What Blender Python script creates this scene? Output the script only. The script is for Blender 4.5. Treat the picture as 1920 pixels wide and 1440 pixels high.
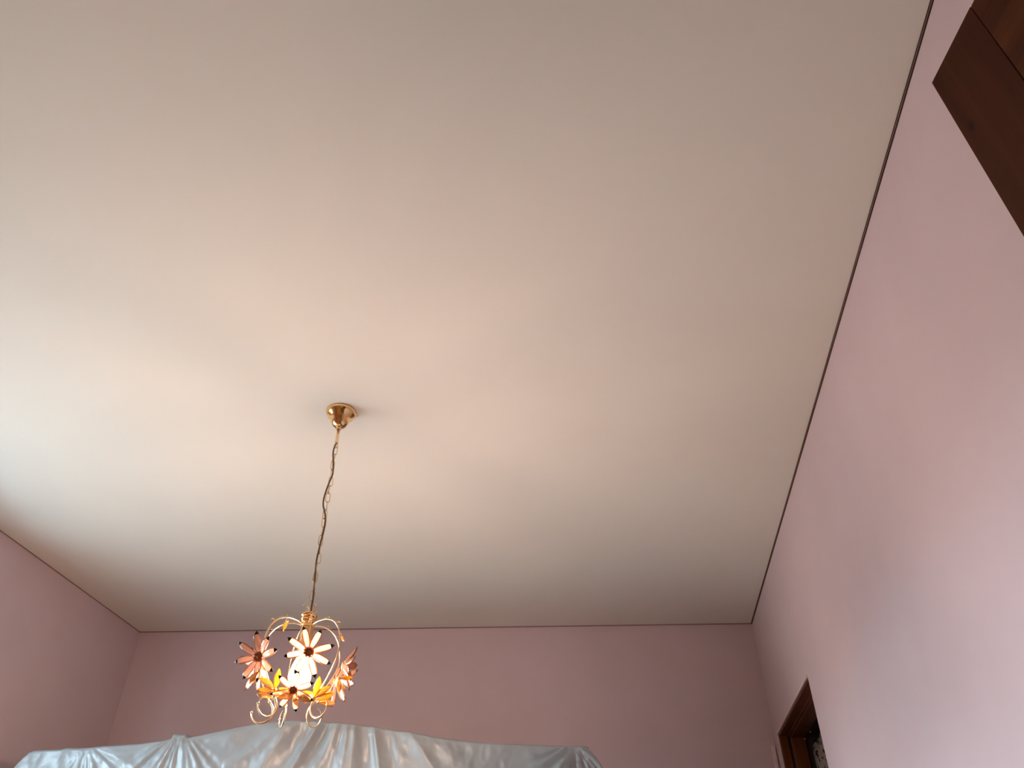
import bpy, bmesh, math, random
from math import sin, cos, pi, radians, exp
from mathutils import Vector, Matrix, Quaternion, noise

for o in list(bpy.data.objects):
    bpy.data.objects.remove(o)
sc = bpy.context.scene
COL = sc.collection
random.seed(7)

# ------------------------------------------------------------------ camera, world, lights, exposure
CAM_Z = 1.12
cam_d = bpy.data.cameras.new('camera')
cam = bpy.data.objects.new('camera', cam_d)
COL.objects.link(cam)
cam_d.sensor_width = 36.0
cam_d.lens = 1480.5 / 1920.0 * 36.0
cam_d.clip_start = 0.02
_r = Vector((0.99152295, 0.12983952, -0.00489221))
_d = Vector((-0.08359008, 0.60860705, -0.7890565))
_f = Vector((-0.09947328, 0.78277657, 0.61430115))
cam.matrix_world = Matrix(((_r.x, -_d.x, -_f.x, 0), (_r.y, -_d.y, -_f.y, 0), (_r.z, -_d.z, -_f.z, CAM_Z), (0, 0, 0, 1)))
sc.camera = cam

sc.view_settings.view_transform = 'Standard'
sc.view_settings.look = 'None'
sc.view_settings.gamma = 1.0
sc.view_settings.use_curve_mapping = False
sc.view_settings.exposure = 0.0

# room plan (metres, camera above the origin): side walls parallel to Y, back wall skewed 6 degrees
XL, XR = -2.571, 0.755
CEIL = 2.72
K = 0.1059
def back_y(x): return 3.957 + K * (x - XL)
NEAR_Y = -0.25
WIN_Y0, WIN_Y1, WIN_Z0, WIN_Z1 = 1.30, 2.62, 0.02, 2.30
WALL_T = 0.26

SKY = (24.5, 35.0, 41.5)
GROUND = (3.9, 3.9, 3.6)
world = bpy.data.worlds.new('daylight'); sc.world = world
world.use_nodes = True
wt = world.node_tree; wt.nodes.clear()
wo = wt.nodes.new('ShaderNodeOutputWorld')
bg = wt.nodes.new('ShaderNodeBackground')
tc = wt.nodes.new('ShaderNodeTexCoord')
sp = wt.nodes.new('ShaderNodeSeparateXYZ')
def sky_step(z0, z1, a_sock, a_col, b_col):     # blend from a to b between two heights above the horizon
    mr = wt.nodes.new('ShaderNodeMapRange'); mr.inputs[1].default_value = z0; mr.inputs[2].default_value = z1
    mx = wt.nodes.new('ShaderNodeMix'); mx.data_type = 'RGBA'
    wt.links.new(sp.outputs[2], mr.inputs[0]); wt.links.new(mr.outputs[0], mx.inputs[0])
    if a_sock is None: mx.inputs[6].default_value = a_col + (1,)
    else: wt.links.new(a_sock, mx.inputs[6])
    mx.inputs[7].default_value = b_col + (1,)
    return mx.outputs[2]
wt.links.new(tc.outputs['Generated'], sp.inputs[0])
_s2 = sky_step(0.0, 0.07, None, GROUND, SKY)      # pale ground and houses below, bright hazy sky above
wt.links.new(_s2, bg.inputs[0]); wt.links.new(bg.outputs[0], wo.inputs[0])
bg.inputs[1].default_value = 1.0

pl = bpy.data.lights.new('window_portal', 'AREA'); pl.shape = 'RECTANGLE'
pl.size = WIN_Z1 - WIN_Z0; pl.size_y = WIN_Y1 - WIN_Y0
pl.cycles.is_portal = True
plo = bpy.data.objects.new('window_portal', pl); COL.objects.link(plo)
plo.location = (XL - WALL_T - 0.01, (WIN_Y0 + WIN_Y1) / 2, (WIN_Z0 + WIN_Z1) / 2)
plo.rotation_euler = (0, -pi / 2, 0)

BULB = (1.0, 0.68, 0.50)
BULB_STRENGTH = 545.0

# ------------------------------------------------------------------ helpers
def lin(c):
    return tuple(((x / 255) / 12.92 if x / 255 <= 0.04045 else ((x / 255 + 0.055) / 1.055) ** 2.4) for x in c)

def mat(name, col, rough=0.5, metal=0.0, spec=0.5):
    m = bpy.data.materials.new(name); m.use_nodes = True
    b = m.node_tree.nodes['Principled BSDF']
    b.inputs['Base Color'].default_value = tuple(col) + (1,)
    b.inputs['Roughness'].default_value = rough
    b.inputs['Metallic'].default_value = metal
    b.inputs['Specular IOR Level'].default_value = spec
    return m

def nd(m, t): return m.node_tree.nodes.new(t)
def lk(m, a, b): m.node_tree.links.new(a, b)

def mottled(name, col, var=0.05, scale=6.0, rough=0.8, bump=0.0, bscale=300.0, spec=0.2):
    m = mat(name, col, rough, 0, spec)
    b = m.node_tree.nodes['Principled BSDF']
    t = nd(m, 'ShaderNodeTexCoord'); n = nd(m, 'ShaderNodeTexNoise')
    n.inputs['Scale'].default_value = scale; n.inputs['Detail'].default_value = 4
    r = nd(m, 'ShaderNodeValToRGB')
    r.color_ramp.elements[0].color = tuple(c * (1 - var) for c in col) + (1,)
    r.color_ramp.elements[1].color = tuple(min(1, c * (1 + var)) for c in col) + (1,)
    r.color_ramp.elements[0].position = 0.3; r.color_ramp.elements[1].position = 0.7
    lk(m, t.outputs['Object'], n.inputs['Vector']); lk(m, n.outputs['Fac'], r.inputs[0]); lk(m, r.outputs[0], b.inputs['Base Color'])
    if bump:
        n2 = nd(m, 'ShaderNodeTexNoise'); n2.inputs['Scale'].default_value = bscale
        bp = nd(m, 'ShaderNodeBump'); bp.inputs['Strength'].default_value = bump; bp.inputs['Distance'].default_value = 0.001
        lk(m, t.outputs['Object'], n2.inputs['Vector']); lk(m, n2.outputs['Fac'], bp.inputs['Height']); lk(m, bp.outputs[0], b.inputs['Normal'])
    return m

def wood(name, c0, c1, axis=2, rough=0.45, spec=0.3, scale=1.0, knot=None):
    m = mat(name, c0, rough, 0, spec)
    b = m.node_tree.nodes['Principled BSDF']
    t = nd(m, 'ShaderNodeTexCoord'); mp = nd(m, 'ShaderNodeMapping')
    s = [38.0 * scale] * 3; s[axis] = 2.2 * scale
    mp.inputs['Scale'].default_value = s
    n = nd(m, 'ShaderNodeTexNoise'); n.inputs['Scale'].default_value = 1.0; n.inputs['Detail'].default_value = 7; n.inputs['Distortion'].default_value = 0.6
    n3 = nd(m, 'ShaderNodeTexNoise'); n3.inputs['Scale'].default_value = 5.0 * scale; n3.inputs['Detail'].default_value = 3
    ad = nd(m, 'ShaderNodeMath'); ad.operation = 'MULTIPLY_ADD'; ad.inputs[1].default_value = 0.55; ad.inputs[2].default_value = 0.0
    ad2 = nd(m, 'ShaderNodeMath'); ad2.operation = 'MULTIPLY_ADD'; ad2.inputs[1].default_value = 0.45
    r = nd(m, 'ShaderNodeValToRGB')
    r.color_ramp.elements[0].position = 0.32; r.color_ramp.elements[1].position = 0.68
    r.color_ramp.elements[0].color = tuple(c0) + (1,); r.color_ramp.elements[1].color = tuple(c1) + (1,)
    lk(m, t.outputs['Object'], mp.inputs[0]); lk(m, mp.outputs[0], n.inputs['Vector']); lk(m, t.outputs['Object'], n3.inputs['Vector'])
    lk(m, n.outputs['Fac'], ad.inputs[0]); lk(m, n3.outputs['Fac'], ad2.inputs[0]); lk(m, ad.outputs[0], ad2.inputs[2])
    lk(m, ad2.outputs[0], r.inputs[0]); lk(m, r.outputs[0], b.inputs['Base Color'])
    if knot:    # one dark knot in the board
        vs_ = nd(m, 'ShaderNodeVectorMath'); vs_.operation = 'SUBTRACT'; vs_.inputs[1].default_value = knot
        vm_ = nd(m, 'ShaderNodeVectorMath'); vm_.operation = 'MULTIPLY'; vm_.inputs[1].default_value = (1, 0, 0.6)
        vl_ = nd(m, 'ShaderNodeVectorMath'); vl_.operation = 'LENGTH'
        kr_ = nd(m, 'ShaderNodeMapRange'); kr_.inputs[1].default_value = 0.002; kr_.inputs[2].default_value = 0.007
        kx_ = nd(m, 'ShaderNodeMix'); kx_.data_type = 'RGBA'; kx_.inputs[6].default_value = (0.018, 0.005, 0.002, 1)
        lk(m, t.outputs['Object'], vs_.inputs[0]); lk(m, vs_.outputs[0], vm_.inputs[0]); lk(m, vm_.outputs[0], vl_.inputs[0])
        lk(m, vl_.outputs['Value'], kr_.inputs[0]); lk(m, kr_.outputs[0], kx_.inputs[0]); lk(m, r.outputs[0], kx_.inputs[7]); lk(m, kx_.outputs[2], b.inputs['Base Color'])
    bp = nd(m, 'ShaderNodeBump'); bp.inputs['Strength'].default_value = 0.15; bp.inputs['Distance'].default_value = 0.002
    lk(m, n.outputs['Fac'], bp.inputs['Height']); lk(m, bp.outputs[0], b.inputs['Normal'])
    return m

def link(name, bm, m, parent=None, smooth=False, kind=None):
    bmesh.ops.recalc_face_normals(bm, faces=bm.faces[:])
    me = bpy.data.meshes.new(name); bm.to_mesh(me); bm.free()
    for x in (m if isinstance(m, (list, tuple)) else [m]): me.materials.append(x)
    if smooth:
        for p in me.polygons: p.use_smooth = True
    o = bpy.data.objects.new(name, me); COL.objects.link(o)
    if parent: o.parent = parent
    if kind: o['kind'] = kind
    return o

def empty(name, loc, rotz=0):
    o = bpy.data.objects.new(name, None); COL.objects.link(o)
    o.location = loc; o.rotation_euler = (0, 0, rotz); o.empty_display_size = 0.05
    return o

def tag(o, label, cat, group=None):
    o['label'] = label; o['category'] = cat
    if group: o['group'] = group
    return o

def box(bm, x0, x1, y0, y1, z0, z1, bev=0.0, mi=0):
    vs = [bm.verts.new((x, y, z)) for z in (z0, z1) for y in (y0, y1) for x in (x0, x1)]
    fs = [bm.faces.new([vs[i] for i in q]) for q in ((0, 2, 3, 1), (4, 5, 7, 6), (0, 1, 5, 4), (2, 6, 7, 3), (0, 4, 6, 2), (1, 3, 7, 5))]
    for f in fs: f.material_index = mi
    if bev:
        es = list({e for f in fs for e in f.edges})
        bmesh.ops.bevel(bm, geom=es, offset=bev, segments=2, profile=0.5, affect='EDGES')
    return bm

def prism(bm, poly, z0, z1):
    a = [bm.verts.new((x, y, z0)) for x, y in poly]; b = [bm.verts.new((x, y, z1)) for x, y in poly]
    n = len(poly)
    bm.faces.new(a[::-1]); bm.faces.new(b)
    for i in range(n): bm.faces.new((a[i], a[(i + 1) % n], b[(i + 1) % n], b[i]))
    return bm

def smooth_path(pts, sub=6):
    P = [Vector(p) for p in pts]; out = []
    for i in range(len(P) - 1):
        p0 = P[max(i - 1, 0)]; p1 = P[i]; p2 = P[i + 1]; p3 = P[min(i + 2, len(P) - 1)]
        for k in range(sub):
            t = k / sub
            out.append(0.5 * ((2 * p1) + (p2 - p0) * t + (2 * p0 - 5 * p1 + 4 * p2 - p3) * t * t + (3 * p1 - p0 - 3 * p2 + p3) * t ** 3))
    out.append(P[-1]); return out

def tube(bm, path, r, seg=8, closed=False, caps=True, mi=0):
    n = len(path); path = [Vector(p) for p in path]
    rad = r if callable(r) else (lambda t: r)
    rings = []; prev = None
    for i, p in enumerate(path):
        if closed: tg = path[(i + 1) % n] - path[(i - 1) % n]
        else: tg = path[min(i + 1, n - 1)] - path[max(i - 1, 0)]
        tg = tg.normalized() if tg.length > 1e-9 else Vector((0, 0, 1))
        if prev is None:
            a = Vector((0, 0, 1)) if abs(tg.z) < 0.9 else Vector((1, 0, 0))
            u = tg.cross(a).normalized()
        else:
            u = (prev - tg * prev.dot(tg)).normalized()
        prev = u; v = tg.cross(u)
        rr = rad(i / max(1, n - 1))
        rings.append([bm.verts.new(p + (u * cos(2 * pi * k / seg) + v * sin(2 * pi * k / seg)) * rr) for k in range(seg)])
    for i in range(n if closed else n - 1):
        A, B = rings[i], rings[(i + 1) % n]
        for k in range(seg):
            f = bm.faces.new((A[k], A[(k + 1) % seg], B[(k + 1) % seg], B[k])); f.material_index = mi
    if caps and not closed:
        bm.faces.new(rings[0][::-1]).material_index = mi; bm.faces.new(rings[-1]).material_index = mi
    return bm

def lathe(bm, prof, seg=32, M=None, mi=0):
    rings = []
    for r, z in prof:
        if r < 1e-5: vs = [bm.verts.new((0, 0, z))]
        else: vs = [bm.verts.new((r * cos(2 * pi * k / seg), r * sin(2 * pi * k / seg), z)) for k in range(seg)]
        rings.append(vs)
    for A, B in zip(rings, rings[1:]):
        for k in range(seg):
            a = [A[k % len(A)], A[(k + 1) % len(A)]] if len(A) > 1 else [A[0]]
            b = [B[(k + 1) % len(B)], B[k % len(B)]] if len(B) > 1 else [B[0]]
            if len(a) + len(b) >= 3:
                f = bm.faces.new(a + b); f.material_index = mi
    if M is not None:
        bmesh.ops.transform(bm, matrix=M, verts=[v for R in rings for v in R])
    return bm

def ball(bm, c, r, seg=10, mi=0):
    n = seg // 2
    lathe(bm, [(r * sin(pi * i / n), -r * cos(pi * i / n)) for i in range(n + 1)], seg, Matrix.Translation(c), mi)

# ------------------------------------------------------------------ materials
M_CEIL = mottled('ceiling_matt_white', (0.83, 0.785, 0.715), 0.012, 3.0, 0.9, 0.05, 900, 0.1)
M_WALL = mottled('pink_wall_paint', (0.655, 0.525, 0.557), 0.02, 5.0, 0.75, 0.12, 500, 0.2)
M_BEAD = mat('pale_pink_lit_edge', (0.74, 0.58, 0.56), 0.6)
M_NEARW = wood('warm_bounce_panelling', (0.30, 0.12, 0.04), (0.40, 0.17, 0.06), 2, 0.5)  # wood on the unseen near wall, put in to warm the bounced light
M_NEUT = mottled('hall_plaster', (0.62, 0.58, 0.53), 0.02, 5, 0.85)
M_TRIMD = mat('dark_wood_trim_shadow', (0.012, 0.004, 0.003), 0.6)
M_TRIMB = mat('brown_trim_bead', (0.24, 0.11, 0.08), 0.5)
M_TRIMP = mat('mauve_shadow_gap', (0.30, 0.19, 0.19), 0.7)
M_CASE = wood('red_brown_door_frame', (0.10, 0.026, 0.007), (0.20, 0.058, 0.014), 2, 0.4)
M_STILE = wood('dark_walnut_stile', (0.036, 0.0085, 0.003), (0.085, 0.022, 0.0075), 2, 0.6, 0.1, knot=(0.018, 0.0, CAM_Z + 1.0 - 0.012 - 0.128))
M_RAIL = wood('dark_walnut_rail', (0.034, 0.008, 0.0028), (0.12, 0.034, 0.010), 0, 0.6, 0.1)
M_WARD = wood('wardrobe_wood', (0.14, 0.06, 0.03), (0.25, 0.12, 0.06), 2, 0.4)
M_BRASS = mat('polished_brass', (0.90, 0.60, 0.28), 0.14, 1.0)
M_BRASSD = mat('pale_brass_wire', (0.88, 0.66, 0.40), 0.22, 1.0)
M_COPPER = mat('copper_brown_centre', (0.30, 0.085, 0.03), 0.4, 0.6)
M_CABLE = mat('brown_gold_cable', (0.17, 0.085, 0.035), 0.4)
M_TIP = mat('dark_petal_tip', (0.012, 0.004, 0.003), 0.25, 0, 0.5)
M_FLOOR = wood('oak_floor', (0.17, 0.075, 0.030), (0.24, 0.11, 0.045), 1, 0.4)
M_WHITE = mat('white_window_frame', (0.75, 0.75, 0.73), 0.4)
M_DARK = mat('dim_room_shade', (0.05, 0.04, 0.038), 0.8)  # near-black colour stands in for shade in the far room and reveal
M_ROD = mat('dark_iron_rod', (0.03, 0.022, 0.02), 0.4, 0.7)
M_PIN = mat('pale_metal_screw', (0.75, 0.68, 0.62), 0.3, 0.6)

def glassy(name, trans, diff, refr, f_refr=0.35, f_diff=0.4, gloss=0.12, rough=0.15):
    m = bpy.data.materials.new(name); m.use_nodes = True
    t = m.node_tree; t.nodes.clear()
    o = nd(m, 'ShaderNodeOutputMaterial'); a = nd(m, 'ShaderNodeBsdfTranslucent'); b = nd(m, 'ShaderNodeBsdfDiffuse')
    r = nd(m, 'ShaderNodeBsdfRefraction'); g = nd(m, 'ShaderNodeBsdfGlossy')
    m1 = nd(m, 'ShaderNodeMixShader'); m2 = nd(m, 'ShaderNodeMixShader'); m3 = nd(m, 'ShaderNodeMixShader')
    a.inputs[0].default_value = trans + (1,); b.inputs[0].default_value = diff + (1,); r.inputs[0].default_value = refr + (1,)
    r.inputs['Roughness'].default_value = 0.55; r.inputs['IOR'].default_value = 1.12
    g.inputs[0].default_value = (1, 1, 1, 1); g.inputs['Roughness'].default_value = rough
    m1.inputs[0].default_value = f_diff; m2.inputs[0].default_value = f_refr; m3.inputs[0].default_value = gloss
    lk(m, a.outputs[0], m1.inputs[1]); lk(m, b.outputs[0], m1.inputs[2])
    lk(m, m1.outputs[0], m2.inputs[1]); lk(m, r.outputs[0], m2.inputs[2])
    lk(m, m2.outputs[0], m3.inputs[1]); lk(m, g.outputs[0], m3.inputs[2]); lk(m, m3.outputs[0], o.inputs[0])
    return m
M_PETAL = glassy('pearl_glass_petal', (1.0, 0.86, 0.66), (0.22, 0.15, 0.11), (0.95, 0.85, 0.70), f_diff=0.22)
M_PINK = glassy('pink_glass_petal', (0.25, 0.165, 0.135), (0.46, 0.36, 0.345), (0.95, 0.75, 0.65))
M_RIM = glassy('amber_petal_rim', (0.11, 0.034, 0.008), (0.10, 0.040, 0.018), (0.8, 0.30, 0.08), 0.2)
M_PINKRIM = glassy('peach_petal_rim', (0.11, 0.048, 0.028), (0.18, 0.10, 0.08), (0.85, 0.45, 0.25), 0.2)
M_PEACH = glassy('brown_peach_petal', (0.085, 0.042, 0.024), (0.11, 0.055, 0.034), (0.8, 0.45, 0.28), 0.2, gloss=0.06)
M_LEAF = glassy('amber_yellow_leaf', (0.60, 0.33, 0.05), (0.22, 0.13, 0.03), (0.95, 0.6, 0.12), 0.25)

M_BULB = bpy.data.materials.new('lit_bulb'); M_BULB.use_nodes = True
_t = M_BULB.node_tree; _t.nodes.clear()
_o = nd(M_BULB, 'ShaderNodeOutputMaterial'); _e = nd(M_BULB, 'ShaderNodeEmission')
_e.inputs[0].default_value = BULB + (1,); _e.inputs[1].default_value = BULB_STRENGTH
lk(M_BULB, _e.outputs[0], _o.inputs[0])

M_GLASS = bpy.data.materials.new('thin_window_glass'); M_GLASS.use_nodes = True
_t = M_GLASS.node_tree; _t.nodes.clear()
_o = nd(M_GLASS, 'ShaderNodeOutputMaterial'); _a = nd(M_GLASS, 'ShaderNodeBsdfTransparent'); _g = nd(M_GLASS, 'ShaderNodeBsdfGlossy')
_x = nd(M_GLASS, 'ShaderNodeMixShader'); _x.inputs[0].default_value = 0.06; _g.inputs['Roughness'].default_value = 0.02
lk(M_GLASS, _a.outputs[0], _x.inputs[1]); lk(M_GLASS, _g.outputs[0], _x.inputs[2]); lk(M_GLASS, _x.outputs[0], _o.inputs[0])

# translucent plastic sheeting
M_SHEET = bpy.data.materials.new('milky_plastic_film'); M_SHEET.use_nodes = True
_t = M_SHEET.node_tree
_b = _t.nodes['Principled BSDF']; _o = _t.nodes['Material Output']
_b.inputs['Base Color'].default_value = (0.37, 0.435, 0.47, 1); _b.inputs["Roughness"].default_value = 0.38
_b.inputs['Specular IOR Level'].default_value = 1.0
_tr = nd(M_SHEET, 'ShaderNodeBsdfTransparent'); _x = nd(M_SHEET, 'ShaderNodeMixShader'); _x.inputs[0].default_value = 0.30
lk(M_SHEET, _b.outputs[0], _x.inputs[1]); lk(M_SHEET, _tr.outputs[0], _x.inputs[2]); lk(M_SHEET, _x.outputs[0], _o.inputs[0])
_n = nd(M_SHEET, 'ShaderNodeTexNoise'); _n.inputs['Scale'].default_value = 22; _n.inputs['Detail'].default_value = 5; _n.inputs['Distortion'].default_value = 1.2
_tc = nd(M_SHEET, 'ShaderNodeTexCoord'); _bp = nd(M_SHEET, 'ShaderNodeBump'); _bp.inputs['Strength'].default_value = 0.35; _bp.inputs['Distance'].default_value = 0.006
lk(M_SHEET, _tc.outputs['Object'], _n.inputs['Vector']); lk(M_SHEET, _n.outputs['Fac'], _bp.inputs['Height']); lk(M_SHEET, _bp.outputs[0], _b.inputs['Normal'])

# floral curtain cloth
M_CURT = mat('floral_cloth', (0.3, 0.28, 0.25), 0.9, 0, 0.1)
_b = M_CURT.node_tree.nodes['Principled BSDF']
_tc = nd(M_CURT, 'ShaderNodeTexCoord')
_n = nd(M_CURT, 'ShaderNodeTexNoise'); _n.inputs['Scale'].default_value = 24; _n.inputs['Detail'].default_value = 3; _n.inputs['Distortion'].default_value = 1.6
_r = nd(M_CURT, 'ShaderNodeValToRGB'); _r.color_ramp.interpolation = 'LINEAR'
for p, c in ((0.0, (0.006, 0.016, 0.010)), (0.40, (0.015, 0.05, 0.03)), (0.435, (0.16, 0.34, 0.24)), (0.46, (0.40, 0.34, 0.30)), (0.505, (0.36, 0.31, 0.27)), (0.53, (0.10, 0.07, 0.05)), (0.56, (0.42, 0.36, 0.32)), (0.60, (0.50, 0.14, 0.20)), (1.0, (0.55, 0.30, 0.30))):
    e = _r.color_ramp.elements.new(p); e.color = c + (1,)
while len(_r.color_ramp.elements) > 9: _r.color_ramp.elements.remove(_r.color_ramp.elements[-1] if _r.color_ramp.elements[-1].color[0] > 0.9 else _r.color_ramp.elements[0])
lk(M_CURT, _tc.outputs['Object'], _n.inputs['Vector']); lk(M_CURT, _n.outputs['Fac'], _r.inputs[0]); lk(M_CURT, _r.outputs[0], _b.inputs['Base Color'])

# ------------------------------------------------------------------ room shell
HY0 = -2.0                                     # hall behind the camera, where the photographer stands in the doorway
bm = bmesh.new(); box(bm, XL - WALL_T, XR + 1.6, HY0 - 0.2, 4.8, -0.12, 0.0)
link('floor', bm, M_FLOOR, kind='structure')
bm = bmesh.new(); box(bm, XL - WALL_T, XR + 0.3, HY0 - 0.2, 4.8, CEIL, CEIL + 0.15)
link('ceiling', bm, M_CEIL, kind='structure')

# left wall around the French window
bm = bmesh.new()
x0, x1 = XL - WALL_T, XL
box(bm, x0, x1, NEAR_Y - 0.1, WIN_Y0, 0, CEIL); box(bm, x0, x1, WIN_Y1, 4.5, 0, CEIL); box(bm, x0, x1, WIN_Y0, WIN_Y1, WIN_Z1, CEIL)
link('wall_left', bm, M_WALL, kind='structure')

# back wall, skewed
bm = bmesh.new()
prism(bm, [(XL - 0.1, back_y(XL - 0.1)), (XR + 0.1, back_y(XR + 0.1)), (XR + 0.1, back_y(XR + 0.1) + 0.15), (XL - 0.1, back_y(XL - 0.1) + 0.15)], 0, CEIL)
link('wall_back', bm, M_WALL, kind='structure')

# right wall around the doorway
DY0, DY1, DZ = 3.315, 4.19, 2.12
bm = bmesh.new()
x0, x1 = XR, XR + 0.30
box(bm, x0, x1, NEAR_Y - 0.1, DY0, 0, CEIL); box(bm, x0, x1, DY1, 4.6, 0, CEIL); box(bm, x0, x1, DY0, DY1, DZ, CEIL)
link('wall_right', bm, M_WALL, kind='structure')

# near wall with the opening the camera looks through
OX0, OX1 = -0.30, 0.66
bm = bmesh.new()
box(bm, XL - 0.1, OX0, NEAR_Y - 0.12, NEAR_Y, 0, CEIL); box(bm, OX1, XR + 0.1, NEAR_Y - 0.12, NEAR_Y, 0, CEIL); box(bm, OX0, OX1, NEAR_Y - 0.12, NEAR_Y, 2.13, CEIL)
link('wall_near', bm, M_NEARW, kind='structure')
bm = bmesh.new()
box(bm, -1.2, -1.1, HY0, NEAR_Y - 0.12, 0, CEIL); box(bm, 1.1, 1.2, HY0, NEAR_Y - 0.12, 0, CEIL); box(bm, -1.2, 1.2, HY0 - 0.1, HY0, 0, CEIL)
link('wall_hall', bm, M_NEUT, kind='structure')

# unseen balcony slab, added to bounce daylight up onto the ceiling
bm = bmesh.new(); box(bm, XL - WALL_T - 1.3, XL - WALL_T, 0.6, 3.2, -0.12, 0.0)
link('balcony_bounce_slab', bm, mottled('bounce_slab_stone', (0.34, 0.34, 0.33), 0.05, 8, 0.8), kind='structure')

# room behind the doorway, its dimness put into the wall colour
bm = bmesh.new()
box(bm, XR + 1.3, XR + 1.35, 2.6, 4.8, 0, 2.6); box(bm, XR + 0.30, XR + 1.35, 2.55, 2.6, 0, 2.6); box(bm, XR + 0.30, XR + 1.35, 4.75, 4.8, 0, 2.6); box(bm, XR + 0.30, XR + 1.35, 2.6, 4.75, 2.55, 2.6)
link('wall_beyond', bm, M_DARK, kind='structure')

# ceiling trims: dark beaded strip along the right wall, thin mauve strips painted as a shadow gap at left and back
t1 = empty('trim_1', (XR, 0, CEIL)); t1['kind'] = 'structure'
yb = back_y(XR)
def strip(name, x0, x1, z0, z1, m, p, y0=NEAR_Y):
    b = bmesh.new(); box(b, x0, x1, y0, yb - 0.001, z0, z1); return link(name, b, m, p)
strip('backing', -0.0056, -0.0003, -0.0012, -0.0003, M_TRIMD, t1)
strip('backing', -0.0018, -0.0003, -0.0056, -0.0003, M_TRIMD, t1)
b = bmesh.new(); tube(b, [(-0.0032, NEAR_Y, -0.0025), (-0.0032, yb - 0.001, -0.0025)], 0.00135, 10)
link('bead', b, M_TRIMB, t1, True)
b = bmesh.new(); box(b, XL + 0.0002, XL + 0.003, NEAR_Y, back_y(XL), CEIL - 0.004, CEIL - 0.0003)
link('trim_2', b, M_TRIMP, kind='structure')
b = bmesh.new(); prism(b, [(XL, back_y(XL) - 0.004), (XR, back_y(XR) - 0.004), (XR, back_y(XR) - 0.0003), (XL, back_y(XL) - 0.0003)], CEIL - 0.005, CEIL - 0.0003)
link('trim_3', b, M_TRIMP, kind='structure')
# narrow batten in the far right corner, its brighter lit face painted paler
b = bmesh.new(); yc = back_y(XR - 0.02); box(b, XR - 0.027, XR - 0.008, yc - 0.016, yc + 0.004, 0, CAM_Z + 0.978, 0.002)
link('trim_4', b, M_BEAD, kind='structure')

# French window in the left wall (outside the frame, gives the daylight)
wn = empty('window_1', (XL - 0.16, (WIN_Y0 + WIN_Y1) / 2, 0)); wn['kind'] = 'structure'
hw = (WIN_Y1 - WIN_Y0) / 2
b = bmesh.new()
for (y0, y1, z0, z1) in ((-hw, -hw + 0.05, WIN_Z0, WIN_Z1), (hw - 0.05, hw, WIN_Z0, WIN_Z1), (-hw, hw, WIN_Z1 - 0.05, WIN_Z1), (-hw, hw, 0, 0.05)):
    box(b, -0.03, 0.03, y0, y1, z0, z1, 0.003)
link('window_frame', b, M_WHITE, wn)
for s in (-1, 1):
    a0, a1 = (-hw + 0.05, -0.002) if s < 0 else (0.002, hw - 0.05)
    b = bmesh.new()
    for (y0, y1, z0, z1) in ((a0, a0 + 0.06, 0.05, WIN_Z1 - 0.05), (a1 - 0.06, a1, 0.05, WIN_Z1 - 0.05), (a0 + 0.06, a1 - 0.06, WIN_Z1 - 0.11, WIN_Z1 - 0.05), (a0 + 0.06, a1 - 0.06, 0.05, 0.16)):
        box(b, -0.02, 0.02, y0, y1, z0, z1, 0.003)
    sash = link('window_sash', b, M_WHITE, wn)
    b = bmesh.new(); box(b, -0.003, 0.003, a0 + 0.06, a1 - 0.06, 0.16, WIN_Z1 - 0.11)
    link('pane', b, M_GLASS, sash)

# ------------------------------------------------------------------ doorway in the right wall
dr = empty('door_1', (XR, DY1, 0)); dr['kind'] = 'structure'
W = DY1 - DY0
def part(name, m, *boxes, bev=0.002, parent=dr):
    b = bmesh.new()
    for q in boxes: box(b, *q, bev)
    return link(name, b, m, parent)
def jambs(x0, x1, t):   # far jamb, near jamb, head for one layer of lining, local to dr
    part('jamb', M_CASE, (x0, x1, -t, 0, 0, DZ)); part('jamb', M_CASE, (x0, x1, -W, -W + t, 0, DZ)); part('head_lining', M_CASE_H, (x0, x1, -W + t, -t, DZ - t, DZ))
M_CASE_H = wood('dark_red_brown_door_head', (0.085, 0.020, 0.006), (0.15, 0.040, 0.011), 1, 0.4)
jambs(0.001, 0.040, 0.008)          # outer casing board
jambs(0.052, 0.118, 0.020)          # inner lining behind the groove
b = bmesh.new()
box(b, 0.040, 0.052, -0.004, 0, 0, DZ - 0.008); box(b, 0.040, 0.052, -W, -W + 0.004, 0, DZ - 0.008)
link('groove', b, M_TRIMD, dr)
part('bead', M_CASE, (0.040, 0.052, -W + 0.008, -0.008, DZ - 0.012, DZ))
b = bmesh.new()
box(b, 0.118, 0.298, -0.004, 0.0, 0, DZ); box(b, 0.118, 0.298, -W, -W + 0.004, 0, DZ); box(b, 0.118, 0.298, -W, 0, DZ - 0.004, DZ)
link('reveal', b, M_DARK, dr)  # deep shade of the reveal painted as a dark lining
# plaster bead around the casing, painted paler where its edge catches light
b = bmesh.new()
for (y0, y1, z0, z1) in ((0.0, 0.011, 0, DZ + 0.011), (-W, 0.0, DZ, DZ + 0.011)):
    box(b, -0.007, 0.004, y0, y1, z0, z1, 0.003)
link('plaster_bead', b, M_BEAD, dr)
for (x, y, z) in ((0.121, 4.045, DZ - 0.026), (0.113, 4.155, DZ - 0.030)):
    b = bmesh.new(); ball(b, (0, 0, 0), 0.0042, 10)
    o = link('screw_head', b, M_PIN, dr, True); o.location = (x, y - DY1, z)

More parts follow.
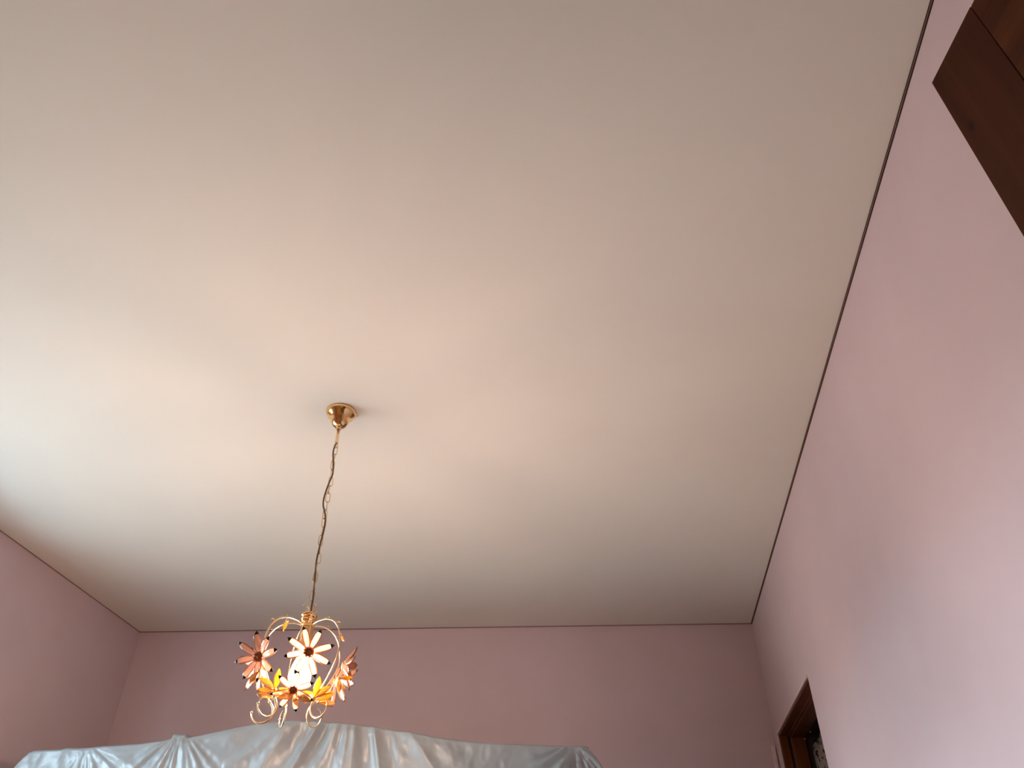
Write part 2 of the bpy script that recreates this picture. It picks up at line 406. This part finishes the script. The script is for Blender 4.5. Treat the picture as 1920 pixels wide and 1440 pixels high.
# curtain rod and floral curtain behind the lining
b = bmesh.new(); tube(b, [(0, -0.435, 0), (0, 0.435, 0)], 0.007, 12)
for s in (-1, 1): ball(b, (0, s * 0.425, 0), 0.012, 12)
rod = link('curtain_rod', b, M_ROD, smooth=True)
rod.location = (XR + 0.165, (DY0 + DY1) / 2, DZ - 0.040)
tag(rod, 'dark thin rod holding the floral curtain inside the doorway', 'curtain rod')
b = bmesh.new(); nS, nT = 90, 40; g = []
for i in range(nS + 1):
    s = i / nS; y = DY0 + 0.02 + s * (DY1 - 0.036 - DY0); col = []
    for j in range(nT + 1):
        t = j / nT
        z = DZ - 0.056 - t * (DZ - 0.09) + 0.006 * sin(s * 60) * (1 - t)
        x = XR + 0.146 + (0.004 + 0.022 * min(1, t * 4)) * sin(s * 46 + 0.6 * sin(t * 5)) + 0.008 * sin(s * 17)
        if i > nS * 0.93: z -= (s - 0.93) * 0.5 * (1 - t)
        col.append(b.verts.new((x - XR - 0.165, y - (DY0 + DY1) / 2, z)))
    g.append(col)
for i in range(nS):
    for j in range(nT): b.faces.new((g[i][j], g[i + 1][j], g[i + 1][j + 1], g[i][j + 1]))
cu = link('curtain', b, M_CURT, smooth=True)
cu.location = (XR + 0.165, (DY0 + DY1) / 2, 0)
md = cu.modifiers.new('thickness', 'SOLIDIFY'); md.thickness = 0.002
tag(cu, 'floral curtain in green, pink and beige hanging in the brown doorway', 'curtain')

# ------------------------------------------------------------------ open walnut door leaf at the near right
P = Vector((0.503, 0.679, CAM_Z + 1.0)); dv = Vector((-0.171, 0.985, 0)).normalized()
LW, LT, LH = 0.88, 0.042, CAM_Z + 1.0 - 0.012
ang = math.atan2(-dv.y, -dv.x)
leaf = empty('door_2', (P.x, P.y, 0.012), ang); leaf['kind'] = 'structure'
# local: +X runs from the free edge back to the hinge, +Y is the side facing the right wall or the room
side = 1 if (Matrix.Rotation(ang, 3, 'Z') @ Vector((0, 1, 0))).x > 0 else -1
def lbox(name, x0, x1, z0, z1, m, inset=0.0, bev=0.0012):
    b = bmesh.new(); y0, y1 = sorted((side * inset, side * (LT - inset)))
    box(b, x0, x1, y0, y1, z0, z1, bev); return link(name, b, m, leaf)
SW = 0.107
lbox('stile', 0, SW, 0, LH, M_STILE); lbox('stile', LW - SW, LW, 0, LH, M_STILE)
lbox('rail', SW, LW - SW, LH - 0.20, LH, M_RAIL, 0.0008); lbox('rail', SW, LW - SW, 0.95, 1.10, M_RAIL, 0.0008); lbox('rail', SW, LW - SW, 0, 0.24, M_RAIL, 0.0008)
lbox('panel', SW, LW - SW, 1.10, LH - 0.20, M_RAIL, 0.012); lbox('panel', SW, LW - SW, 0.24, 0.95, M_RAIL, 0.012)
b = bmesh.new()
for s in (0, 1):
    yy = side * (-0.0 if s == 0 else LT); o_ = side * (-1 if s == 0 else 1)
    tube(b, smooth_path([(0.055, yy, 1.03), (0.055, yy + o_ * 0.045, 1.03), (0.075, yy + o_ * 0.05, 1.03), (0.17, yy + o_ * 0.05, 1.025)], 5), 0.009, 10)
link('door_handle', b, M_BRASS, leaf, True)

# ------------------------------------------------------------------ wardrobe under plastic sheeting
WA = math.atan(K)
prof = [(-0.25, 0.70), (-0.025, 0.776), (0.0, 0.784), (0.091, 0.786), (0.108, 0.787), (0.116, 0.791), (0.135, 0.791), (0.165, 0.789), (0.205, 0.791), (0.257, 0.796), (0.330, 0.799), (0.403, 0.803), (0.515, 0.816), (0.531, 0.821), (0.537, 0.838), (0.560, 0.834), (0.584, 0.835), (0.592, 0.825), (0.602, 0.824), (0.689, 0.841), (0.832, 0.868),
        (0.90, 0.877), (0.978, 0.882), (1.085, 0.882), (1.193, 0.872), (1.322, 0.856), (1.471, 0.833), (1.577, 0.814), (1.703, 0.799), (1.848, 0.787), (2.034, 0.779), (2.148, 0.777), (2.5, 0.70)]
def top_z(s):
    for (a, za), (b_, zb) in zip(prof, prof[1:]):
        if a <= s <= b_:
            return za + (zb - za) * (s - a) / (b_ - a) + CAM_Z
    return prof[-1][1] + CAM_Z
def arch_z(s):  # cornice under the sheet
    u = (s - 1.04) / 1.06
    return CAM_Z + 0.760 + 0.108 * max(0.0, cos(min(1, abs(u) * 1.25) * pi / 2)) ** 1.5
WX0, WX1, WD = 0.03, 2.10, 0.50
wd = empty('wardrobe', (-2.28, 3.05, 0), WA)
tag(wd, 'brown wooden wardrobe with arched top hidden under milky plastic sheeting', 'wardrobe')
b = bmesh.new()
ns = 36; fr, bk = [], []
for y, L in ((0.045, fr), (WD, bk)):
    for i in range(ns + 1):
        s = WX0 + (WX1 - WX0) * i / ns
        L.append((b.verts.new((s, y, 0)), b.verts.new((s, y, arch_z(s) - 0.012))))
for i in range(ns):
    b.faces.new((fr[i][0], fr[i + 1][0], fr[i + 1][1], fr[i][1])); b.faces.new((bk[i][0], bk[i][1], bk[i + 1][1], bk[i + 1][0]))
    b.faces.new((fr[i][1], fr[i + 1][1], bk[i + 1][1], bk[i][1])); b.faces.new((fr[i][0], bk[i][0], bk[i + 1][0], fr[i + 1][0]))
for i in (0, ns): b.faces.new((fr[i][0], fr[i][1], bk[i][1], bk[i][0]))
link('carcass', b, M_WARD, wd)
nd_ = 4; dw = (WX1 - WX0 - 0.04) / nd_
for i in range(nd_):
    xa = WX0 + 0.02 + i * dw
    b = bmesh.new(); box(b, xa + 0.002, xa + dw - 0.002, 0.023, 0.045, 0.10, CAM_Z + 0.66, 0.003)
    d_ = link('door', b, M_WARD, wd)
    b = bmesh.new(); ball(b, (xa + (dw - 0.04 if i % 2 == 0 else 0.04), 0.016, 1.0), 0.009, 12)
    link('knob', b, M_BRASS, d_, True)
b = bmesh.new(); cp = []
for i in range(ns + 1):
    s = WX0 + (WX1 - WX0) * i / ns; z = arch_z(s) - 0.012
    cp.append((s, z))
vs = [[b.verts.new((s, y, z + dz)) for (y, dz) in ((0.045, -0.07), (0.020, -0.03), (0.018, 0.0), (0.045, 0.0))] for s, z in cp]
for A, B in zip(vs, vs[1:]):
    for k in range(4): b.faces.new((A[k], B[k], B[(k + 1) % 4], A[(k + 1) % 4]))
b.faces.new(vs[0]); b.faces.new(vs[-1][::-1])
link('cornice', b, M_WARD, wd)

# --- the sheet: front drape, sides and top as one film with modelled folds
def ridge(x):   # sharp-crested ridge noise
    return 1 - abs(2 * noise.noise(Vector((x, 3.7, 0.4))))
FANS = [  # crest s, crest z, reach, amplitude, angular frequency, seed
    (1.25, 1.15, 0.80, 0.030, 6.2, 1.3, -1.05, 0.55),
    (0.568, 0.85, 0.45, 0.016, 6.5, 9.1, -0.75, 0.75),
    (2.115, 0.79, 0.40, 0.020, 5.5, 4.7, -0.95, 0.7),
    (0.20, 0.80, 0.45, 0.008, 6.0, 6.2, -0.5, 1.0),
]
def fold(s, z):
    d = 0.0
    for cs, cz, reach, amp, fq, seed, a0, a1 in FANS:
        dx, dz = s - cs, cz - z
        r = math.hypot(dx, dz); th = math.atan2(dx, max(dz, 1e-4))
        w = min(1, r / 0.10) * exp(-((r / reach) ** 2))
        if th < a0: w *= exp(-((a0 - th) / 0.25) ** 2)
        if th > a1: w *= exp(-((th - a1) / 0.25) ** 2)
        n = noise.noise(Vector((th * fq + seed, r * 1.6, seed)))
        d += amp * w * (1.0 - 2.2 * abs(n)) 
    d += 0.010 * noise.noise(Vector((s * 5 + 11, z * 4, 2.2))) + 0.005 * (1 - 2 * abs(noise.noise(Vector((s * 13, z * 9, 7.7))))) + 0.0022 * (1 - 2 * abs(noise.noise(Vector((s * 31, z * 24, 1.7)))))
    return d
b = bmesh.new()
s0, s1 = -0.02, 2.165
RC = 0.045                                      # edge radius
NF = 420
path = []                                       # plan path: back-left, front-left, front-right, back-right
nside = 24
for i in range(nside): path.append(('L', i / nside))
for i in range(NF + 1): path.append(('F', i / NF))
for i in range(1, nside + 1): path.append(('R', i / nside))
rows = [k / 9 * pi / 2 for k in range(10)]      # quarter round over the top edge
zs = [0.0025 * k ** 1.32 for k in range(1, 110)]
zs = [z for z in zs if z < 1.80] + [1.84]
grid = []
for kind, t in path:
    colv = []
    if kind == 'F': s = s0 + (s1 - s0) * t; zt = top_z(s)
    else: s = s0 if kind == 'L' else s1; zt = top_z(s)
    for a in rows:
        if kind == 'F':
            cr = 1.0
            yy = RC * (1 - sin(a)); zz = zt - RC * 0.35 * (1 - cos(a))
            colv.append((s, yy - fold(s, zz - CAM_Z) * sin(a) ** 2 * 0.6, zz))
        else:
            tt = t if kind == 'R' else 1 - t
            yy = RC + tt * (WD + 0.02 - RC); sg = -1 if kind == 'L' else 1
            colv.append((s + sg * RC * (sin(a) - 1) * 0.0, yy, zt - RC * 0.35 * (1 - cos(a))))
    z_0 = zt - RC * 0.35
    for dz in zs:
        z = z_0 - dz * (z_0 - 0.02) / (zs[-1])
        drop = z_0 - z
        fl = 0.085 * (1 - exp(-drop / 0.09)) + 0.02 * drop
        if kind == 'F':
            u = (s - s0) / (s1 - s0)
            e = min(1.0, min(u, 1 - u) / 0.10)      # flare near the corners
            sx = s + (-fl if u < 0.5 else fl) * (1 - e) ** 1.6
            f = fold(s, z - CAM_Z) * min(1, 0.6 + drop / 0.05)
            colv.append((sx, -f - 0.02 * min(1, drop), z))
        else:
            tt = t if kind == 'R' else 1 - t
            sg = -1 if kind == 'L' else 1
            f = 0.012 * noise.noise(Vector((tt * 9, z * 3, 5.0))) * (1 if tt > 0.01 else 0)
            y_f = -fold(s, z - CAM_Z) - 0.02 * min(1, drop)
            colv.append((s + sg * (fl + f) , y_f + tt * (WD + 0.02 - y_f), z))
    grid.append([b.verts.new(c) for c in colv])
for A, B in zip(grid, grid[1:]):
    for j in range(len(A) - 1): b.faces.new((A[j], B[j], B[j + 1], A[j + 1]))
# top surface, front edge to back edge
fcols = grid[nside:nside + NF + 1]
prev = [c[0] for c in fcols]
for k in range(1, 7):
    y = RC + (WD + 0.02 - RC) * k / 6
    cur = [b.verts.new((v.co.x, y, v.co.z + 0.004 * noise.noise(Vector((v.co.x * 8, y * 8, 0))) - 0.012 * k / 6)) for v in prev] if k == 1 else \
          [b.verts.new((v.co.x, y, v.co.z + 0.003 * noise.noise(Vector((v.co.x * 8, y * 8, 0))) - 0.002)) for v in prev]
    for i in range(NF): b.faces.new((prev[i], prev[i + 1], cur[i + 1], cur[i]))
    prev = cur
bmesh.ops.remove_doubles(b, verts=b.verts[:], dist=0.0003)
sh = link('plastic_dust_sheet', b, M_SHEET, smooth=True)
sh.location = (-2.28, 3.05, 0); sh.rotation_euler = (0, 0, WA)
tag(sh, 'crumpled milky white plastic dust sheet draped over the arched wardrobe below the chandelier', 'dust sheet')

# ------------------------------------------------------------------ chandelier
AX = Vector((-0.862, 2.113, 0))
# local axes: +X to the right as seen from the doorway, -Y towards it
VROT = math.atan2(0.37772834, 0.92591646)
ch = empty('chandelier', (AX.x, AX.y, CAM_Z + 0.575), VROT)
tag(ch, 'lit brass chandelier with pink and amber glass flowers hanging on a chain', 'chandelier')
ZB = 0.575
def L(r, t, z): return Vector((r, -t, z - ZB))      # r right, t towards the doorway, z above camera height

# canopy
b = bmesh.new()
lathe(b, [(r, 1.6 - ZB - d) for r, d in ((0.0, 0.0006), (0.050, 0.0006), (0.0515, 0.004), (0.0505, 0.011), (0.046, 0.018), (0.0415, 0.0215), (0.0405, 0.0235), (0.0375, 0.026), (0.0335, 0.034), (0.0305, 0.044), (0.026, 0.054), (0.018, 0.0625), (0.009, 0.0668), (0.0, 0.068))], 48)
link('canopy', b, M_BRASS, ch, True)
b = bmesh.new(); lathe(b, [(r, z - ZB) for r, z in ((0.0, 1.5335), (0.008, 1.5335), (0.0095, 1.528), (0.0075, 1.522), (0.0055, 1.520), (0.0055, 1.476), (0.0062, 1.472), (0.005, 1.467), (0.0, 1.466))], 16)
tube(b, [Vector((0.006 * cos(a), 0, 1.459 - ZB + 0.008 * sin(a))) for a in [2 * pi * k / 16 for k in range(16)]], 0.0014, 6, True)
link('stem', b, M_BRASSD, ch, True)

# chain of oval links with the cable winding through it
z_top, z_bot = 1.457, 0.888
NL = 19; pitch = (z_top - z_bot) / NL
def link_mesh():
    b = bmesh.new(); pts = []; h, w = pitch / 2 + 0.0012, 0.0064
    for k in range(28):
        a = 2 * pi * k / 28
        x = w * cos(a); z = (h - w) * (1 if sin(a) > 0 else -1) * (1 if abs(sin(a)) > 1e-6 else 0) + w * sin(a)
        pts.append(Vector((x, 0, z)))
    tube(b, pts, 0.0015, 6, True)
    return b
chain = empty('chain', (0, 0, 0)); chain.parent = ch
first = None
rots = [0.25, 1.5, 0.5, 1.9, 0.2, 1.35, 0.1, 1.7, 0.35, 0.0, 1.2, 0.4, 1.75, 0.15, 1.45, 0.5, 1.8, 0.1, 1.5]
for i in range(NL):
    if first is None: o = first = link('chain_link', link_mesh(), M_BRASSD, chain, True)
    else:
        o = first.copy(); COL.objects.link(o); o.parent = chain
    z = z_top - pitch * (i + 0.5)
    o.location = (0.0012 * sin(i * 2.1), 0.0012 * cos(i * 1.7), z - ZB)
    o.rotation_euler = (0.05 * sin(i * 1.3), 0.06 * sin(i * 2.7), rots[i])
b = bmesh.new()
cab = [(0.0, 0.0, 1.47), (-0.004, 0.004, 1.455), (-0.006, 0.006, 1.43), (-0.002, 0.007, 1.40), (0.002, 0.006, 1.37), (0.003, 0.005, 1.345), (-0.003, 0.007, 1.315), (-0.009, 0.008, 1.28), (-0.012, 0.007, 1.25), (-0.010, 0.006, 1.228), (-0.002, 0.006, 1.205), (0.003, 0.007, 1.18),
       (0.003, 0.007, 1.14), (0.0, 0.007, 1.11), (-0.002, 0.006, 1.08), (-0.004, 0.006, 1.05), (-0.003, 0.005, 1.02), (0.0, 0.005, 0.98), (0.002, 0.006, 0.94), (0.003, 0.005, 0.91), (0.001, 0.0, 0.87)]
tube(b, smooth_path([L(*p) for p in cab], 5), 0.0027, 8)
link('cable', b, M_CABLE, ch, True)

# crown: twisted rings, small tendrils, socket cup
b = bmesh.new()
def torus(b, R, r, z, wav=0.0, n=40, ph=0.0, tilt=0.0):
    tube(b, [Vector((R * cos(a), R * sin(a), z - ZB + wav * sin(3 * a + ph) + tilt * R * cos(a))) for a in [2 * pi * k / n for k in range(n)]], r, 10, True)
torus(b, 0.0185, 0.0058, 0.8735, 0.0015); torus(b, 0.0170, 0.0052, 0.8625, 0.002, ph=1.5); torus(b, 0.0155, 0.0045, 0.853, 0.001, ph=3)
lathe(b, [(r, z - ZB) for r, z in ((0.0, 0.878), (0.014, 0.877), (0.016, 0.868), (0.015, 0.85), (0.020, 0.846), (0.019, 0.842), (0.0, 0.841))], 28)
link('crown', b, M_BRASS, ch, True)
for k in range(5):
    a = 0.5 + 2 * pi * k / 5; h = 0.024 + 0.008 * (k % 3)
    c, s = cos(a), sin(a); b = bmesh.new()
    pts = [Vector((c * R, s * R, 0.872 - ZB + z)) for R, z in ((0.012, 0), (0.0145, h * 0.4), (0.0135, h * 0.75), (0.016, h), (0.020, h * 0.98), (0.0215, h * 0.86))]
    tube(b, smooth_path(pts, 5), 0.0011, 6); ball(b, pts[-1], 0.0022, 8)
    link('tendril', b, M_BRASSD, ch, True)
b = bmesh.new()
lathe(b, [(r, z - ZB) for r, z in ((0.0, 0.842), (0.0165, 0.842), (0.0185, 0.836), (0.017, 0.815), (0.0155, 0.79), (0.0165, 0.785), (0.0165, 0.772), (0.0, 0.771))], 28)
link('lamp_socket', b, mat('antique_brass_socket', (0.70, 0.44, 0.20), 0.32, 0.9), ch, True)
b = bmesh.new()
bp_ = [(0.0, 0.671), (0.010, 0.672), (0.020, 0.677), (0.0275, 0.687), (0.0305, 0.700), (0.029, 0.714), (0.0235, 0.732), (0.0165, 0.750), (0.013, 0.764), (0.0125, 0.7715), (0.0, 0.772)]
bp2 = []
for (r0, z0), (r1, z1) in zip(bp_, bp_[1:]):
    for k in range(3): bp2.append((r0 + (r1 - r0) * k / 3, z0 + (z1 - z0) * k / 3))
bp2.append(bp_[-1])
lathe(b, [(r, z - ZB) for r, z in bp2], 28)
bulb = link('bulb', b, M_BULB, ch, True); bulb['label'] = 'glowing warm white bulb'

# six stems: out of the crown, round the cage and into an outward scroll
def pol(phi, R, z, side=0.0):   # phi from the doorway direction, clockwise to the right
    return L(R * sin(phi) + side * cos(phi), R * cos(phi) - side * sin(phi), z)
STEM = [(0.016, 0.846), (0.035, 0.853), (0.062, 0.854), (0.089, 0.844), (0.109, 0.821), (0.120, 0.788), (0.121, 0.756), (0.112, 0.724), (0.096, 0.690), (0.078, 0.660), (0.064, 0.638)]
SCR = [(0.064, 0.638), (0.057, 0.628), (0.0525, 0.615), (0.0545, 0.600), (0.063, 0.589), (0.077, 0.584), (0.091, 0.588), (0.101, 0.599), (0.104, 0.613), (0.098, 0.626), (0.086, 0.633)]
PHIS = [radians(a) for a in (4, 50, 120, -165, -110, -64)]
KR = (1, 1, 0.86, 1, 1.16, 1)
for k, phi in enumerate(PHIS):
    b = bmesh.new()
    lean = (-0.018, 0.002, 0.006, 0.008, -0.006, -0.002)[k]
    kr = lambda z: 1 + (KR[k] - 1) * min(1, max(0, (0.76 - z) / 0.12))
    pts = [pol(phi, R * kr(z), z, lean * max(0, (0.80 - z) / 0.2)) for R, z in STEM]
    tube(b, smooth_path(pts, 6), (lambda t: 0.0013) if k == 0 else (lambda t: 0.0022 - 0.0003 * t), 8)
    ball(b, pts[-1], 0.0048, 10)
    st = link('arm', b, M_BRASSD, ch, True)
    if k:
        b = bmesh.new()
        pts2 = [pol(phi, R * KR[k], z, lean * (1.0 + (0.638 - z) * 4)) for R, z in SCR]
        tube(b, smooth_path(pts2, 6), lambda t: 0.0027 * (1 - 0.75 * max(0, t - 0.45) / 0.55) + 0.0008 * exp(-((t - 0.15) / 0.1) ** 2), 8)
        ball(b, pts2[8], 0.0036, 8)
        link('scroll', b, M_BRASSD, st, True)
    for (R, z, dr_, dz_) in ((0.060, 0.855, 0.014, 0.006), (0.098, 0.836, 0.016, 0.003)):     # thorns
        if k == 0: continue
        b = bmesh.new()
        tube(b, smooth_path([pol(phi, R, z), pol(phi, R + dr_ * 0.6, z + dz_ * 0.7 + 0.001), pol(phi, R + dr_, z + dz_ - 0.004)], 4), lambda t: 0.0014 * (1 - t) + 0.0005, 6)
        link('thorn', b, M_BRASSD, st, True)

# petals
def petal_mesh(name, Lp, Wp, glass, rim, tip=True, nl=12, nw=8):
    """teardrop along +X, facing +Z: swollen pearl middle, amber rim, dark pointed tip"""
    b = bmesh.new(); rings = []
    for i in range(nl + 1):
        t = i / nl
        u = min(1.0, t / 0.42)
        w = Wp * 0.5 * (0.34 + 0.66 * sin(u * pi / 2))
        if t > 0.66: w *= max(0.04, 1 - ((t - 0.66) / 0.34) ** 1.7)
        h = 0.30 * w
        z = 0.10 * Lp * sin(pi * t * 0.8)
        rings.append([b.verts.new((Lp * t, w * cos(2 * pi * k / (2 * nw)), z + h * sin(2 * pi * k / (2 * nw)))) for k in range(2 * nw)])
    for i in range(nl):
        for k in range(2 * nw):
            f = b.faces.new((rings[i][k], rings[i][(k + 1) % (2 * nw)], rings[i + 1][(k + 1) % (2 * nw)], rings[i + 1][k]))
            kk = (k + 0.5) % nw
            edge = kk < 2.4 or kk > nw - 2.4
            f.material_index = (2 if (tip and i >= nl * 0.77) else (1 if edge or i == 0 else 0))
    b.faces.new(rings[0][::-1]); b.faces.new(rings[-1])
    bmesh.ops.recalc_face_normals(b, faces=b.faces[:])
    me = bpy.data.meshes.new(name); b.to_mesh(me); b.free()
    for m in (glass, rim, M_TIP): me.materials.append(m)
    for p in me.polygons: p.use_smooth = True
    return me
PET = petal_mesh('petal', 0.058, 0.0195, M_PETAL, M_RIM)
PET_PINK = petal_mesh('petal', 0.058, 0.0205, M_PINK, M_PINKRIM)
PET_PEACH = petal_mesh('petal', 0.058, 0.0205, M_PEACH, M_PEACH)
def leaf_mesh():
    b = bmesh.new(); rows_ = []; n = 8
    for i in range(n + 1):
        t = i / n; w = 0.0085 * sin(pi * min(0.985, t * 0.95 + 0.03)) ** 0.9
        z = 0.010 * sin(t * 2.4)
        rows_.append([b.verts.new((0.048 * t, y * w, z + 0.25 * w * abs(y) + o)) for o in (0, -0.0014) for y in (-1, -0.5, 0, 0.5, 1)][:10])
    for A, B in zip(rows_, rows_[1:]):
        for k in range(4):
            b.faces.new((A[k], A[k + 1], B[k + 1], B[k])); b.faces.new((A[5 + k], B[5 + k], B[6 + k], A[6 + k]))
        b.faces.new((A[0], B[0], B[5], A[5])); b.faces.new((A[4], A[9], B[9], B[4]))
    b.faces.new(rows_[0][:5] + rows_[0][5:][::-1]); b.faces.new((rows_[-1][:5] + rows_[-1][5:][::-1])[::-1])
    bmesh.ops.recalc_face_normals(b, faces=b.faces[:])
    me = bpy.data.meshes.new('leaf'); b.to_mesh(me); b.free(); me.materials.append(M_LEAF)
    for p in me.polygons: p.use_smooth = True
    return me
LEAF = leaf_mesh()
def centre_bm(r):
    b = bmesh.new()
    lathe(b, [(0, -0.004), (r * 0.8, -0.004), (r, -0.001), (r, 0.002), (r * 0.75, 0.0035), (r * 0.5, 0.002), (r * 0.42, 0.003), (r * 0.3, 0.0045), (0, 0.005)], 20)
    for k in range(10):
        a = 2 * pi * k / 10; ball(b, (r * 0.92 * cos(a), r * 0.92 * sin(a), 0.0025), r * 0.2, 6)
    return b
def flower(pos, nrm, spin=0.0, n=8, scale=1.0, cup=0.22, r0=0.0095, petals=None):
    petals = petals or PET
    nrm = Vector(nrm).normalized()
    q = nrm.to_track_quat('Z', 'Y')
    f = link('flower', centre_bm(0.0115 * scale), M_COPPER, ch, True)
    f.location = pos; f.rotation_mode = 'QUATERNION'; f.rotation_quaternion = q
    for k in range(n):
        a = spin + 2 * pi * k / n + 0.07 * sin(k * 5.1 + spin * 9)
        o = bpy.data.objects.new('petal', petals); COL.objects.link(o); o.parent = f
        o.location = (r0 * scale * cos(a), r0 * scale * sin(a), 0)
        o.rotation_mode = 'QUATERNION'
        o.rotation_quaternion = Quaternion((0, 0, 1), a) @ Quaternion((0, 1, 0), -cup - 0.10 * sin(k * 2.3 + spin * 4)) @ Quaternion((1, 0, 0), 0.25 * sin(k * 3.7))
        sc_ = scale * (1 + 0.06 * sin(k * 4.4 + spin))
        o.scale = (sc_, scale, scale)
    return f
def leafset(pos, dirs, parent_name='leaf_spray'):
    b = bmesh.new(); ball(b, (0, 0, 0), 0.005, 10)
    c = link(parent_name, b, M_BRASS, ch, True); c.location = pos
    for d, roll, s in dirs:
        d = Vector(d).normalized()
        hint = Vector((0, -1, -0.25)); zn = (hint - d * hint.dot(d)).normalized(); yn = zn.cross(d)
        q = Matrix((d, yn, zn)).transposed().to_quaternion(); s = s * 1.05
        o = bpy.data.objects.new('leaf', LEAF); COL.objects.link(o); o.parent = c
        o.location = d * 0.003; o.rotation_mode = 'QUATERNION'; o.rotation_quaternion = q @ Quaternion((1, 0, 0), roll); o.scale = (s, s, s)
    return c
V = lambda r, t, z: (r, -t, z)
flower(L(0.013, 0.128, 0.727), V(0.10, 1, -0.22), spin=0.36, cup=0.10)                       # front
flower(L(-0.115, 0.048, 0.730), V(-0.42, 0.85, -0.25), spin=0.15, cup=0.22, petals=PET_PINK)                  # left
flower(L(0.112, 0.035, 0.728), V(0.95, 0.10, -0.10), spin=0.5, cup=0.45, petals=PET_PEACH)                     # right, seen edge on
flower(L(-0.112, -0.062, 0.735), V(-0.8, -0.6, 0.0), spin=0.2, cup=0.25, petals=PET_PINK)                     # back left
flower(L(0.103, -0.060, 0.715), V(0.75, -0.65, -0.1), spin=0.3, cup=0.25, petals=PET_PEACH)                    # back right
flower(L(-0.011, 0.078, 0.643), V(-0.05, 0.8, -0.62), spin=0.55, n=7, scale=0.86, cup=0.12)  # low centre
# amber leaves where the arms meet the scrolls
leafset(L(-0.058, 0.040, 0.650), [(V(0.05, 0.2, 1), 0.0, 1.0), (V(-0.8, 0.3, 0.35), 0.3, 1.05), (V(-0.75, 0.25, -0.05), -0.3, 0.9), (V(0.35, 0.6, -0.35), 0.5, 0.8), (V(-0.25, 0.5, -0.5), 0.2, 0.7)])
leafset(L(0.044, 0.052, 0.632), [(V(0.12, 0.15, 1), 0.2, 1.05), (V(0.9, 0.35, 0.25), 0.4, 1.1), (V(0.85, 0.2, 0.55), -0.4, 1.0), (V(-0.5, 0.5, -0.5), 0.3, 0.75)])
leafset(L(-0.005, 0.060, 0.630), [(V(-0.8, 0.4, -0.25), 0.3, 1.0), (V(0.8, 0.4, -0.3), -0.3, 1.0), (V(0.35, 0.5, -0.7), 0.2, 0.8), (V(-0.9, 0.1, 0.35), 0.2, 0.9), (V(0.9, 0.0, 0.25), -0.2, 0.9)])
leafset(L(0.060, -0.028, 0.645), [(V(0.6, -0.2, 0.7), 0.2, 0.9), (V(0.8, -0.3, 0.1), 0.2, 0.9), (V(-0.6, -0.3, 0.5), 0.0, 0.9)])
leafset(L(-0.060, -0.030, 0.648), [(V(-0.5, -0.2, 0.8), 0.2, 0.9), (V(-0.8, -0.3, 0.2), 0.2, 0.9), (V(0.6, -0.3, 0.4), 0.0, 0.9)])
leafset(L(-0.057, 0.034, 0.842), [(V(-0.16, 0.1, -1), 0.25, 0.62)], 'leaf_spray')
leafset(L(-0.106, 0.060, 0.690), [(V(-0.35, 0.3, -0.9), 0.3, 0.9), (V(-0.05, 0.4, -1), 0.8, 0.85)])
leafset(L(0.104, 0.055, 0.688), [(V(0.20, 0.3, -1), 0.3, 0.85), (V(0.75, 0.3, -0.8), 0.7, 0.75), (V(0.9, 0.2, 0.1), 0.2, 0.7)])
leafset(L(0.098, -0.052, 0.846), [(V(0.5, 0.2, -0.8), 0.3, 0.45)])

bpy.context.view_layer.update()
